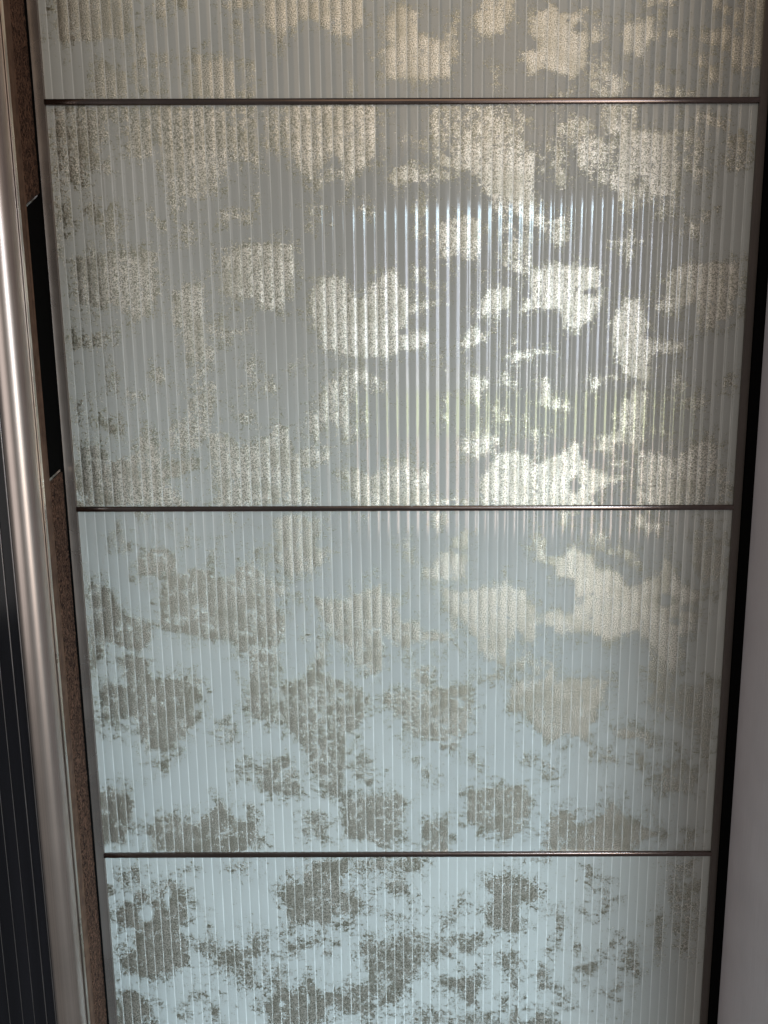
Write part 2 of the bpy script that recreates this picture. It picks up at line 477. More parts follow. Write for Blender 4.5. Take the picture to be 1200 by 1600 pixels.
 (P,.85,[(730,588),(748,582),(760,588),(756,620),(748,642),(736,618)]), (P,.62,[(768,632),(790,636),(802,646),(800,668),(790,660),(776,656)]), (P,.55,[(684,640),(690,620),(706,606),(702,626),(700,678),(690,660)]), (P,.9,[(712,694),(730,690),(748,678),(764,662),(770,690),(784,700),(762,716),(742,712),(716,710)]), (Rr,.75,782,802,582,602),
 (P,1.,[(752,792),(750,742),(764,730),(778,712),(800,704),(826,710),(834,728),(842,736),(862,724),(878,706),(888,698),(898,686),(906,694),(912,712),(926,732),(950,742),(986,744),(966,756),(940,764),(926,776),(932,792)]),
 (P,.85,[(842,596),(858,588),(862,612),(866,628),(858,644),(842,632)]), (P,.88,[(866,624),(890,626),(902,634),(894,646),(872,640)]), (P,.45,[(818,650),(824,618),(830,622),(826,654),(816,680)]), (Rr,.8,832,842,668,706), (Rr,.6,848,864,668,704),
 (P,.85,[(966,640),(978,620),(986,608),(1010,602),(1016,622),(1008,650),(1008,690),(996,712),(986,694),(966,668)]), (P,.85,[(932,704),(942,680),(964,670),(986,680),(980,690),(962,700),(952,712)]), (P,.95,[(944,712),(960,720),(984,718),(972,730),(950,728)]), (P,.95,[(988,698),(1004,700),(1016,714),(1000,718)]),
 (P,.62,[(1012,672),(1036,658),(1052,676),(1074,690),(1064,696),(1040,674),(1016,680)]), (Rr,.55,1030,1040,612,660), (Rr,.65,1056,1110,614,640),
 (P,.95,[(1000,702),(1030,704),(1050,716),(1074,712),(1086,696),(1104,682),(1120,700),(1124,722),(1112,752),(1094,792),(988,792),(1002,760),(1000,730)]), (P,.7,[(1122,734),(1134,728),(1144,744),(1142,792),(1120,792)])],
2: [
 (P,.6,[(170,836),(186,815),(192,834),(208,860),(194,876),(176,850)]), (Rr,.5,214,236,798,830), (P,.55,[(256,820),(272,824),(276,850),(296,830),(300,850),(284,862)]),
 (P,.78,[(205,880),(222,866),(244,850),(268,862),(282,880),(278,900),(224,902)]), (Rr,.5,186,200,842,862),
 (P,.88,[(280,896),(304,886),(326,890),(338,906),(352,902),(370,892),(384,888),(388,862),(396,878),(408,892),(426,906),(455,918),(452,930),(428,936),(440,960),(448,984),(438,1010),(428,1040),(400,1036),(376,1020),(358,998),(320,1002),(290,992),(266,986),(240,980),(252,940)]),
 (P,.78,[(133,900),(160,914),(176,926),(188,950),(200,962),(226,962),(240,986),(222,1012),(190,1014),(170,1000),(154,1040),(140,1050),(138,980)]), (P,.72,[(182,1032),(214,1022),(236,1026),(236,1068),(188,1060)]),
 (P,.62,[(392,990),(440,996),(444,1050),(436,1092),(410,1080),(392,1040)]), (P,.76,[(156,1062),(200,1070),(202,1116),(160,1116)]),
 (P,.88,[(206,1062),(240,1064),(270,1058),(314,1056),(318,1086),(304,1100),(312,1118),(300,1146),(278,1168),(262,1140),(236,1152),(228,1180),(214,1140),(200,1110)]), (Rr,.3,150,232,1110,1160), (P,.55,[(326,1126),(356,1118),(372,1130),(370,1160),(346,1164)]),
 (P,.85,[(424,812),(452,802),(480,800),(490,840),(502,860),(496,892),(452,902),(440,880),(430,850)]), (P,.62,[(316,846),(334,856),(345,868),(332,880)]), (Rr,.4,385,430,840,890), (Rr,.5,354,372,800,830),
 (P,.85,[(486,932),(520,938),(548,930),(560,924),(586,914),(594,906),(600,926),(622,932),(624,962),(642,972),(638,1020),(616,1010),(600,998),(590,1052),(566,1046),(546,1020),(536,1000),(516,994),(500,960)]),
 (P,.65,[(620,980),(650,976),(712,984),(710,1006),(664,1004),(622,1006)]), (Rr,.5,466,502,990,1008),
 (P,.85,[(628,846),(640,840),(646,870),(654,880),(636,886)]), (P,.88,[(656,890),(676,884),(684,862),(700,856),(728,868),(730,904),(694,910),(668,906)]), (Rr,.5,663,672,900,930),
 (P,.8,[(672,798),(696,800),(692,832),(682,838)]), (Rr,.65,706,734,826,862), (Rr,.5,560,580,800,815), (Rr,.55,498,512,802,830), (P,.45,[(508,850),(530,860),(524,890),(506,880)]),
 (P,.95,[(690,918),(716,924),(738,918),(754,916),(780,914),(792,902),(806,916),(822,922),(828,942),(842,958),(838,1006),(820,1000),(812,986),(800,1000),(790,1042),(768,1036),(756,1030),(742,1004),(730,980),(716,964),(706,968)]),
 (Rr,.55,640,684,1034,1070),
 (P,.76,[(588,1090),(606,1080),(640,1078),(680,1074),(738,1068),(742,1108),(730,1146),(706,1172),(672,1156),(640,1150),(620,1120)]),
 (P,.74,[(436,1066),(470,1058),(500,1046),(530,1060),(560,1074),(584,1096),(560,1136),(544,1140),(540,1200),(534,1252),(516,1246),(500,1224),(484,1190),(466,1140),(440,1100)]),
 (P,.9,[(795,1072),(822,1064),(860,1062),(900,1058),(946,1058),(946,1096),(934,1102),(928,1132),(914,1158),(886,1150),(860,1164),(838,1140),(822,1118),(795,1112)]),
 (P,.78,[(738,1056),(776,1048),(790,1058),(770,1066)]), (P,.7,[(826,1034),(866,1024),(872,1050),(832,1052)]), (P,.6,[(790,1040),(826,1000),(832,1030),(820,1050)]),
 (P,.97,[(862,872),(878,870),(888,856),(908,856),(926,870),(934,890),(950,888),(970,894),(976,916),(1000,908),(1022,900),(1036,872),(1044,868),(1052,886),(1066,912),(1098,926),(1112,922),(1090,940),(1064,950),(1062,964),(1088,974),(1084,986),(1062,996),(1060,1050),(1046,1050),(1030,1030),(1012,1002),(990,990),(960,1000),(930,988),(900,990),(878,996),(840,966),(848,956),(872,950),(896,930),(896,908),(868,902)]),
 (P,.62,[(1012,1000),(1064,996),(1058,1060),(1020,1090),(1010,1060)]), (P,.6,[(1020,1100),(1060,1068),(1120,1064),(1118,1130),(1104,1210),(1088,1150),(1050,1126)]),
 (P,.88,[(955,1140),(974,1134),(1018,1144),(1016,1162),(984,1154),(962,1156)]), (Rr,.65,918,932,1168,1188), (P,.75,[(940,1172),(952,1172),(966,1186),(944,1190)]), (P,.7,[(990,1172),(1002,1174),(1012,1194),(1004,1212),(994,1196)]),
 (P,.75,[(832,846),(840,812),(850,850),(856,880),(838,876)]), (P,.85,[(875,798),(892,798),(890,816),(878,820)]), (P,.72,[(912,826),(930,822),(950,836),(946,862),(922,850)]), (P,.85,[(986,806),(1006,800),(1014,812),(1040,814),(1034,832),(1012,836),(990,818)]), (P,.7,[(950,862),(970,850),(990,860),(1004,880),(986,884),(972,864),(954,872)]), (P,.6,[(1082,850),(1094,810),(1120,812),(1120,890),(1100,920),(1084,890)]),
 (P,.62,[(848,1192),(858,1172),(866,1200),(858,1218)]), (Rr,.4,876,886,1190,1212), (Rr,.4,810,840,1170,1200),
 (P,.88,[(157,1236),(186,1230),(206,1240),(208,1256),(198,1264),(210,1276),(206,1294),(196,1296),(186,1318),(164,1318)]),
 (P,.85,[(231,1304),(240,1280),(256,1272),(276,1270),(286,1288),(300,1286),(318,1272),(340,1260),(346,1248),(356,1264),(372,1280),(398,1290),(396,1312),(384,1334),(262,1334),(240,1322)]),
 (P,.62,[(400,1206),(426,1184),(448,1176),(466,1204),(462,1242),(440,1240),(404,1240)]), (P,.5,[(376,1256),(396,1250),(414,1276),(404,1300),(386,1290)]), (P,.4,[(370,1176),(390,1180),(388,1220),(374,1216)]), (Rr,.3,230,270,1180,1220),
 (P,.8,[(535,1242),(570,1240),(632,1238),(632,1266),(626,1296),(606,1328),(576,1318),(536,1308)]), (P,.82,[(728,1236),(762,1230),(828,1226),(830,1262),(818,1300),(796,1314),(774,1296),(734,1290)]),
 (P,.6,[(478,1276),(508,1268),(516,1290),(506,1318),(482,1310)]), (P,.78,[(660,1284),(676,1278),(702,1280),(702,1334),(662,1334)]),
 (P,.88,[(848,1310),(858,1274),(876,1266),(896,1268),(902,1290),(920,1284),(940,1272),(952,1252),(958,1240),(968,1260),(984,1282),(1020,1296),(1034,1302),(1002,1320),(984,1334),(850,1334)]),
 (P,.6,[(1020,1222),(1040,1200),(1070,1184),(1086,1210),(1084,1240),(1060,1226),(1044,1242)]), (P,.5,[(1010,1262),(1022,1270),(1032,1290),(1016,1280)]), (Rr,.4,1062,1092,1290,1333),
 (P,.55,[(540,1170),(570,1184),(590,1180),(588,1230),(574,1224),(550,1210)]), (P,.45,[(630,1170),(670,1190),(692,1208),(690,1240),(668,1226),(656,1200)])],
3: [
 (P,.65,[(186,1378),(200,1358),(206,1376),(196,1388)]), (P,.45,[(164,1382),(186,1380),(180,1400),(166,1396)]), (P,.85,[(206,1358),(214,1352),(222,1374),(230,1392),(236,1412),(222,1416),(210,1400),(214,1388)]),
 (P,.97,[(178,1424),(200,1408),(214,1420),(222,1440),(236,1432),(238,1404),(250,1404),(248,1384),(262,1372),(276,1378),(288,1392),(294,1414),(292,1440),(280,1450),(294,1470),(292,1508),(272,1520),(240,1526),(222,1532),(198,1520),(186,1500),(196,1484),(208,1478),(206,1452),(186,1440)]),
 (P,.92,[(187,1552),(206,1546),(222,1554),(238,1574),(240,1586),(224,1592),(216,1604),(184,1610),(182,1590)]), (Rr,.35,164,182,1414,1440),
 (P,.55,[(306,1480),(320,1460),(326,1434),(334,1460),(346,1452),(344,1490),(324,1502)]), (P,.72,[(326,1510),(352,1480),(370,1476),(384,1482),(398,1466),(404,1500),(386,1500),(400,1516),(404,1540),(384,1540),(368,1526),(356,1516)]), (P,.9,[(396,1466),(404,1462),(404,1496),(396,1498)]), (P,.6,[(408,1474),(420,1474),(418,1488),(410,1486)]),
 (P,.5,[(372,1456),(384,1466),(402,1440),(396,1472),(380,1474)]), (P,.55,[(296,1538),(320,1544),(322,1558),(308,1556)]), (Rr,.5,326,346,1566,1602), (Rr,.3,340,356,1535,1565), (P,.7,[(410,1502),(420,1506),(418,1526),(408,1528)]), (Rr,.35,270,300,1560,1600), (Rr,.4,200,214,1530,1548), (Rr,.45,282,300,1354,1366), (Rr,.4,350,396,1344,1366),
 (P,.9,[(438,1400),(446,1382),(452,1370),(470,1380),(478,1362),(490,1344),(545,1342),(540,1370),(530,1374),(540,1392),(562,1396),(568,1412),(556,1436),(540,1430),(524,1432),(508,1454),(490,1440),(466,1442),(454,1448),(450,1430)]),
 (P,.72,[(448,1468),(462,1474),(500,1470),(482,1480),(456,1492),(446,1490)]), (P,.55,[(508,1480),(520,1472),(536,1468),(522,1482),(518,1500),(508,1492)]), (Rr,.5,506,556,1436,1448),
 (P,.92,[(412,1576),(424,1556),(430,1534),(434,1512),(442,1520),(450,1546),(460,1550),(470,1536),(480,1526),(496,1540),(502,1556),(516,1548),(526,1560),(512,1580),(500,1600),(470,1604),(430,1604)]),
 (P,.75,[(516,1546),(560,1536),(592,1540),(586,1590),(560,1584),(524,1580)]), (P,.72,[(560,1466),(590,1470),(612,1466),(640,1452),(668,1458),(666,1500),(650,1522),(634,1540),(618,1570),(596,1574),(576,1530),(566,1500)]),
 (Rr,.7,550,668,1338,1366), (P,.65,[(594,1372),(620,1360),(640,1374),(638,1400),(610,1396)]), (P,.55,[(580,1390),(594,1390),(596,1402),(582,1402)]), (P,.5,[(596,1420),(640,1428),(660,1412),(640,1440),(604,1440)]),
 (P,.6,[(664,1472),(700,1464),(756,1456),(754,1490),(710,1498),(668,1510)]), (P,.65,[(690,1450),(704,1412),(720,1410),(724,1430),(708,1440),(700,1452)]), (P,.78,[(688,1532),(716,1526),(750,1520),(748,1568),(732,1574),(716,1552),(696,1548)]), (P,.55,[(640,1600),(650,1575),(700,1582),(756,1580),(756,1604)]),
 (P,.93,[(758,1376),(776,1368),(796,1368),(806,1380),(814,1366),(826,1376),(838,1386),(846,1404),(830,1410),(812,1406),(806,1430),(818,1452),(806,1458),(778,1452),(764,1454),(758,1430),(768,1410)]), (P,.5,[(734,1480),(760,1466),(760,1486),(742,1492)]),
 (P,.62,[(778,1482),(814,1482),(816,1512),(806,1544),(796,1530),(780,1504)]), (P,.5,[(758,1512),(776,1504),(778,1510),(760,1518)]), (P,.8,[(776,1568),(788,1562),(788,1580),(776,1582)]), (P,.78,[(790,1604),(800,1574),(806,1560),(818,1604)]), (P,.78,[(826,1604),(836,1580),(852,1576),(866,1604)]), (Rr,.5,750,772,1576,1604),
 (P,.72,[(866,1424),(872,1418),(884,1450),(874,1466),(866,1450)]), (Rr,.5,848,860,1460,1490), (P,.72,[(940,1390),(948,1380),(954,1398),(948,1416),(940,1410)]), (Rr,.6,910,920,1420,1432), (Rr,.6,932,948,1414,1428),
 (P,.75,[(898,1512),(912,1502),(930,1504),(938,1516),(918,1522),(902,1520)]), (P,.7,[(834,1516),(846,1506),(858,1514),(860,1548),(848,1550),(836,1536)]), (P,.62,[(932,1556),(950,1546),(966,1534),(984,1542),(970,1548),(952,1562),(944,1554)]), (Rr,.75,872,890,1559,1568),
 (P,.55,[(936,1490),(960,1462),(964,1480),(946,1496)]), (P,.62,[(964,1500),(984,1476),(998,1474),(1002,1510),(990,1530),(976,1506)]), (P,.6,[(912,1350),(922,1354),(934,1370),(922,1374)]), (Rr,.55,838,862,1340,1350), (Rr,.5,894,906,1474,1490), (P,.5,[(954,1572),(974,1578),(974,1582),(956,1578)]),
 (P,.5,[(1020,1440),(1040,1420),(1040,1500),(1022,1500)]), (P,.5,[(1040,1350),(1080,1344),(1096,1380),(1090,1500),(1060,1500),(1044,1420)])],  # last patch: brown reflection of the side panel, painted in as leaf
}


def Q(k, dens, ox, oy, sc, pts):
    """a patch drawn in an enlarged detail of the drawing"""
    LEAF[k].append((P, dens, [(ox + x / sc, oy + y / sc) for x, y in pts]))


for d_, pts in (
    (.92, [(175,275),(215,285),(240,300),(255,280),(310,270),(370,258),(380,230),(392,262),(440,290),(445,330),(470,350),(500,370),(530,365),(560,350),(600,365),(590,400),(560,430),(520,400),(495,385),(470,410),(470,455),(440,450),(412,400),(395,440),(388,480),(360,515),(330,510),(310,480),(290,470),(270,400),(250,350),(220,345),(225,400),(212,440),(205,380),(190,320)]),
    (.97, [(520,190),(560,190),(575,150),(600,130),(620,165),(655,175),(660,215),(700,215),(740,225),(760,265),(820,250),(850,245),(865,190),(885,175),(900,200),(930,260),(980,290),(1040,285),(1030,296),(940,320),(925,340),(980,350),(970,385),(920,400),(890,385),(870,420),(830,430),(800,440),(770,400),(740,415),(710,450),(680,435),(640,415),(600,415),(572,385),(600,330),(592,250),(540,235)]),
    (.62, [(820,430),(870,420),(930,440),(950,480),(920,540),(900,640),(850,690),(820,620),(850,540)]),
    (.55, [(930,560),(1000,580),(1040,600),(1020,720),(980,700),(940,640)]),
    (.90, [(390,580),(430,560),(500,556),(525,488),(540,558),(620,555),(700,555),(690,620),(650,640),(665,690),(640,710),(610,760),(600,720),(560,720),(515,770),(500,720),(470,660),(400,640)]),
    (.78, [(95,590),(200,590),(275,585),(275,680),(250,730),(220,790),(180,770),(130,750),(100,700)]),
    (.80, [(0,300),(40,310),(50,380),(110,380),(120,410),(200,410),(200,445),(130,450),(90,450),(70,480),(40,450),(0,400)]),
    (.85, [(265,905),(310,895),(430,890),(445,960),(430,1030),(390,1070),(330,1040),(250,1000)]),
    (.88, [(500,1104),(510,990),(580,970),(600,1030),(680,1010),(715,930),(735,960),(780,1010),(860,1045),(800,1075),(770,1104)]),
    (.85, [(710,725),(760,705),(800,730),(850,750),(840,770),(790,750),(740,755)]), (.75, [(640,780),(680,790),(700,810),(720,790),(740,820),(690,822)]),
    (.7, [(840,890),(870,840),(930,790),(980,860),(970,920),(900,930)]), (.55, [(250,800),(300,790),(330,830),(310,850),(270,830)]),
    (.55, [(450,500),(540,480),(520,560),(470,560)]), (.5, [(500,830),(540,820),(545,880),(520,900)]),
    (.72, [(960,180),(1040,130),(1070,60),(1075,200),(1040,270),(1000,250)]),
):
    Q(2, d_, 600, 781, 2.0, pts)
for k_, ox_, oy_, items in (
    (1, 60, 150, [
     (.66, [(40,30),(230,30),(245,60),(215,70),(215,140),(190,150),(190,230),(150,200),(120,280),(60,300),(45,200)]),
     (.6, [(250,30),(380,30),(380,240),(345,170),(290,195),(275,150)]), (.6, [(540,30),(655,30),(650,90),(625,215),(590,200),(560,120)]),
     (.7, [(630,190),(660,180),(690,190),(690,225),(640,210)]), (.65, [(700,35),(830,30),(830,170),(740,180),(710,150)]),
     (.62, [(860,200),(1000,230),(960,290),(940,270),(900,280),(860,290)]), (.65, [(560,340),(600,345),(660,370),(670,395),(625,390),(590,395),(565,360)]),
     (.5, [(410,350),(435,350),(445,400),(500,410),(500,460),(460,470),(420,440)]), (.7, [(640,820),(670,820),(680,870),(745,900),(740,925),(690,910),(650,900)]),
     (.75, [(900,900),(920,880),(930,850),(1000,850),(1060,870),(1090,900),(1080,940),(1040,900),(1000,900),(990,960),(970,1000),(1000,1050),(980,1090),(960,1060),(940,1010),(920,1000),(880,1010),(870,1060),(835,1040),(840,985),(890,980)]),
     (.5, [(860,1070),(900,1075),(905,1140),(850,1145),(840,1080)]), (.72, [(480,920),(520,920),(545,870),(560,900),(550,1000),(545,1040),(500,1110),(450,1115),(440,1080),(410,1060),(430,1010),(470,1000)]),
     (.5, [(100,1000),(140,960),(180,990),(260,1020),(260,1060),(210,1050),(160,1020),(130,1030)])]),
    (1, 600, 150, [
     (.68, [(130,35),(380,35),(402,80),(430,110),(425,150),(462,190),(452,240),(480,300),(440,330),(400,380),(340,390),(320,310),(290,270),(250,230),(170,210),(150,150)]),
     (.8, [(470,360),(510,380),(580,370),(575,460),(540,480),(520,420),(480,410)]), (.6, [(540,60),(620,40),(640,130),(570,150),(530,130)]),
     (.65, [(540,160),(555,130),(560,270),(520,270)]), (.6, [(490,200),(520,160),(510,240),(480,270)]), (1., [(610,140),(690,130),(700,220),(650,235),(610,220)]),
     (.6, [(700,140),(740,140),(720,240),(690,260)]), (.8, [(700,30),(790,30),(790,100),(690,110)]),
     (1., [(740,110),(790,100),(830,110),(920,115),(920,300),(860,330),(820,300),(780,200),(770,250),(780,330),(740,330),(700,280),(740,250)]),
     (.6, [(740,300),(900,310),(870,390),(850,340),(800,350),(740,400),(730,340)]), (.62, [(920,100),(1020,100),(1000,200),(970,250),(930,220)]),
     (.7, [(960,70),(1040,60),(1080,80),(1060,110),(1030,100),(960,90)]), (.65, [(700,450),(740,440),(750,410),(780,430),(800,460),(780,480),(760,530),(745,470)]),
     (.8, [(890,400),(920,410),(990,430),(985,450),(920,440)]), (.7, [(990,360),(1020,370),(1015,405),(990,390)]),
     (.95, [(890,540),(980,515),(1110,520),(1115,590),(1090,640),(1080,690),(1010,725),(985,700),(980,640),(900,680),(850,660),(860,620),(890,620)]),
     (1., [(730,680),(740,650),(800,630),(830,720),(830,860),(760,870),(730,820),(710,720)]), (.8, [(830,760),(945,780),(900,810),(830,810)]),
     (.75, [(650,880),(740,862),(840,870),(840,882),(740,878),(680,892),(670,920),(630,930)]),
     (.75, [(780,920),(800,900),(830,920),(830,960),(780,990),(775,1050),(780,1110),(740,1090),(730,1030),(660,1110),(670,1070),(730,1020),(740,960)]),
     (.62, [(900,870),(930,870),(940,930),(1020,950),(1000,980),(930,960),(900,940)]), (.92, [(780,1110),(860,1100),(900,1140),(960,1090),(1000,1080),(1040,1120),(1050,1160),(1000,1230),(960,1280),(780,1280),(790,1210)]),
     (.6, [(840,1050),(870,1030),(910,1060),(950,1100),(890,1110),(880,1070)]),
     (1., [(330,1140),(360,1110),(430,1115),(470,1150),(540,1120),(600,1075),(620,1120),(660,1180),(760,1190),(700,1215),(640,1230),(640,1280),(310,1280),(300,1200)]),
     (.8, [(230,1090),(280,1050),(300,960),(320,1050),(370,1060),(370,1090),(330,1120),(290,1140),(230,1110)]), (.75, [(270,880),(320,870),(320,920),(290,980),(275,930)]),
     (.6, [(340,970),(410,970),(410,1010),(360,1020)]), (.5, [(410,1060),(440,980),(450,940),(450,1000),(430,1070)]), (.55, [(470,1050),(510,1060),(515,1090),(480,1110)]),
     (.8, [(480,950),(500,890),(520,900),(520,940),(590,955),(600,980),(540,980),(500,970)]), (.55, [(165,990),(175,950),(210,920),(205,1000),(200,1060),(180,1030)]),
     (.85, [(220,780),(260,740),(330,730),(320,760),(250,795)])]),
    (2, 120, 780, [
     (.88, [(270,250),(300,230),(400,240),(430,270),(480,240),(530,180),(560,220),(600,255),(660,280),(690,285),(610,310),(600,340),(650,360),(650,410),(620,420),(630,500),(610,640),(580,690),(530,640),(540,500),(500,410),(440,430),(380,440),(340,420),(280,400),(250,370)]),
     (.75, [(30,250),(60,280),(100,290),(120,360),(180,370),(240,380),(240,440),(200,480),(170,480),(130,440),(100,460),(60,520),(40,520)]), (.8, [(200,190),(260,140),(310,180),(310,225),(250,235)]),
     (.85, [(150,490),(220,490),(240,560),(380,555),(385,620),(385,680),(320,750),(300,790),(220,790),(200,720),(160,680),(150,580)]), (.75, [(70,590),(150,570),(150,680),(90,690)]),
     (.72, [(520,640),(640,570),(700,580),(760,430),(790,430),(770,560),(850,640),(880,620),(900,660),(870,740),(830,730),(810,880),(790,900),(740,860),(700,770),(640,700),(560,700)]),
     (.88, [(730,300),(780,310),(840,315),(880,295),(930,290),(940,270),(960,310),(1000,315),(1010,370),(1040,380),(1030,490),(1000,440),(970,430),(960,530),(930,560),(870,520),(840,460),(820,460),(780,400)]),
     (.78, [(650,60),(690,50),(720,60),(760,60),(750,150),(800,150),(780,200),(730,220),(690,200),(670,240),(620,200),(620,150),(655,140)]),
     (.5, [(400,700),(480,700),(480,740),(420,740)]), (.7, [(560,830),(680,810),(700,900),(680,930),(570,920)]), (.5, [(500,800),(550,800),(550,890),(500,880)]), (.55, [(840,800),(940,800),(940,900),(900,890),(840,840)]),
     (.78, [(830,925),(1030,915),(1030,1000),(1010,1060),(850,1060),(840,1000)]), (.55, [(700,960),(790,980),(780,1060),(700,1050)]), (.88, [(70,905),(170,900),(180,1000),(150,1070),(75,1070)]),
     (.88, [(220,1040),(240,990),(300,980),(330,1010),(400,1000),(440,940),(460,940),(500,1000),(560,1010),(580,1060),(500,1105),(240,1105)]),
     (.6, [(1050,520),(1110,510),(1110,590),(1050,590)]), (.6, [(120,70),(130,80),(150,150),(110,130)])]),
):
    for d_, pts in items:
        Q(k_, d_, ox_, oy_, 2.0, pts)
HOLES = {1: [(926, 456, 11, 7), (632, 518, 8, 6), (900, 758, 8, 14), (700, 240, 5, 4)],
         2: [(1042, 938, 14, 9), (1056, 970, 10, 5), (885, 936, 12, 22)],
         3: [(262, 1404, 6, 18), (232, 1428, 8, 9), (482, 1560, 4, 14), (440, 1568, 5, 6)],
         0: [(905, 44, 9, 8)]}


def grid_field(k, x0, x1, y0, y1, step=1.0):
    """density of the leaf print on a raster of the drawing"""
    xs = np.arange(x0, x1, step)
    ys = np.arange(y0, y1, step)
    gx, gy = np.meshgrid(xs, ys)
    F = np.zeros_like(gx)
    for item in LEAF[k]:
        s = item[1]
        if item[0] == 'r':
            a, b, c, d = item[2:]
            if s < 0.8:        # loose patches get clipped corners
                q, r = (b - a) * 0.28, (d - c) * 0.2
                poly = [(a + q, c), (b - q * .6, c + r * .4), (b, c + r), (b - q * .3, d - r), (b - q, d), (a + q * .5, d - r * .3), (a, d - r), (a + q * .2, c + r)]
            else:
                poly = [(a, c), (b, c), (b, d), (a, d)]
        else:
            poly = item[2]
        pa = np.array(poly, float)
        mx0, mx1, my0, my1 = pa[:, 0].min() - 36, pa[:, 0].max() + 36, pa[:, 1].min() - 36, pa[:, 1].max() + 36
        ix0, ix1 = max(0, int((mx0 - x0) / step)), min(len(xs), int((mx1 - x0) / step) + 1)
        iy0, iy1 = max(0, int((my0 - y0) / step)), min(len(ys), int((my1 - y0) / step) + 1)
        if ix1 <= ix0 or iy1 <= iy0:
            continue
        X, Y = gx[iy0:iy1, ix0:ix1], gy[iy0:iy1, ix0:ix1]
        inside = np.zeros(X.shape, bool)
        dist = np.full(X.shape, 1e9)
        n = len(pa)
        for i in range(n):
            ax, ay = pa[i]
            bx, by = pa[(i + 1) % n]
            cond = ((ay > Y) != (by > Y))
            with np.errstate(divide='ignore', invalid='ignore'):
                xi = (bx - ax) * (Y - ay) / (by - ay if by != ay else 1e-9) + ax
            inside ^= cond & (X < xi)
            L2 = (bx - ax) ** 2 + (by - ay) ** 2 + 1e-9
            t = np.clip(((X - ax) * (bx - ax) + (Y - ay) * (by - ay)) / L2, 0, 1)
            dist = np.minimum(dist, np.hypot(X - ax - t * (bx - ax), Y - ay - t * (by - ay)))
        sd = np.where(inside, dist, -dist)
        v = s * np.clip((sd + 6.0) / 13.0, 0, 1)
        halo = 0.25 * min(1.0, s + 0.1) * np.clip((sd + 34.0) / 30.0, 0, 1)
        v = np.maximum(v, halo)
        F[iy0:iy1, ix0:ix1] = np.maximum(F[iy0:iy1, ix0:ix1], v)
    for (hx, hy, rx, ry) in HOLES.get(k, []):
        d = np.hypot((gx - hx) / rx, (gy - hy) / ry)
        F *= np.clip((d - 0.6) / 0.8, 0.05, 1)
    return F, x0, y0, step


def sample(field, px, py):
    F, x0, y0, st = field
    fx = np.clip((px - x0) / st, 0, F.shape[1] - 1.001)
    fy = np.clip((py - y0) / st, 0, F.shape[0] - 1.001)
    i, j = fx.astype(int), fy.astype(int)
    a, b = fx - i, fy - j
    return (F[j, i] * (1 - a) + F[j, i + 1] * a) * (1 - b) + (F[j + 1, i] * (1 - a) + F[j + 1, i + 1] * a) * b


# ------------------------------------------------------------------ fluted panes
PITCH_R = (XR - XL) / 66.4          # width of one flute
NS = 9                              # points across one flute
LENS = 0.62                         # each flute magnifies the print behind it


def flute_profile(t):
    """t 0..1 across a flute: a low arch with a narrow soft groove; returns depth towards the viewer"""
    g = 0.13
    if t < g:
        return 0.30 * (1 - math.cos(math.pi * t / g)) / 2
    if t > 1 - g:
        return 0.30 * (1 - math.cos(math.pi * (1 - t) / g)) / 2
    u = (t - g) / (1 - 2 * g)
    return 0.30 + 0.70 * (1 - abs(2 * u - 1) ** 2.5)


T_S = [0.0, 0.03, 0.07, 0.11, 0.15, 0.18, 0.22, 0.27, 0.32, 0.42, 0.5, 0.58, 0.68, 0.73, 0.78, 0.82, 0.85, 0.89, 0.93, 0.97, 1.0]
AMP = 0.00070


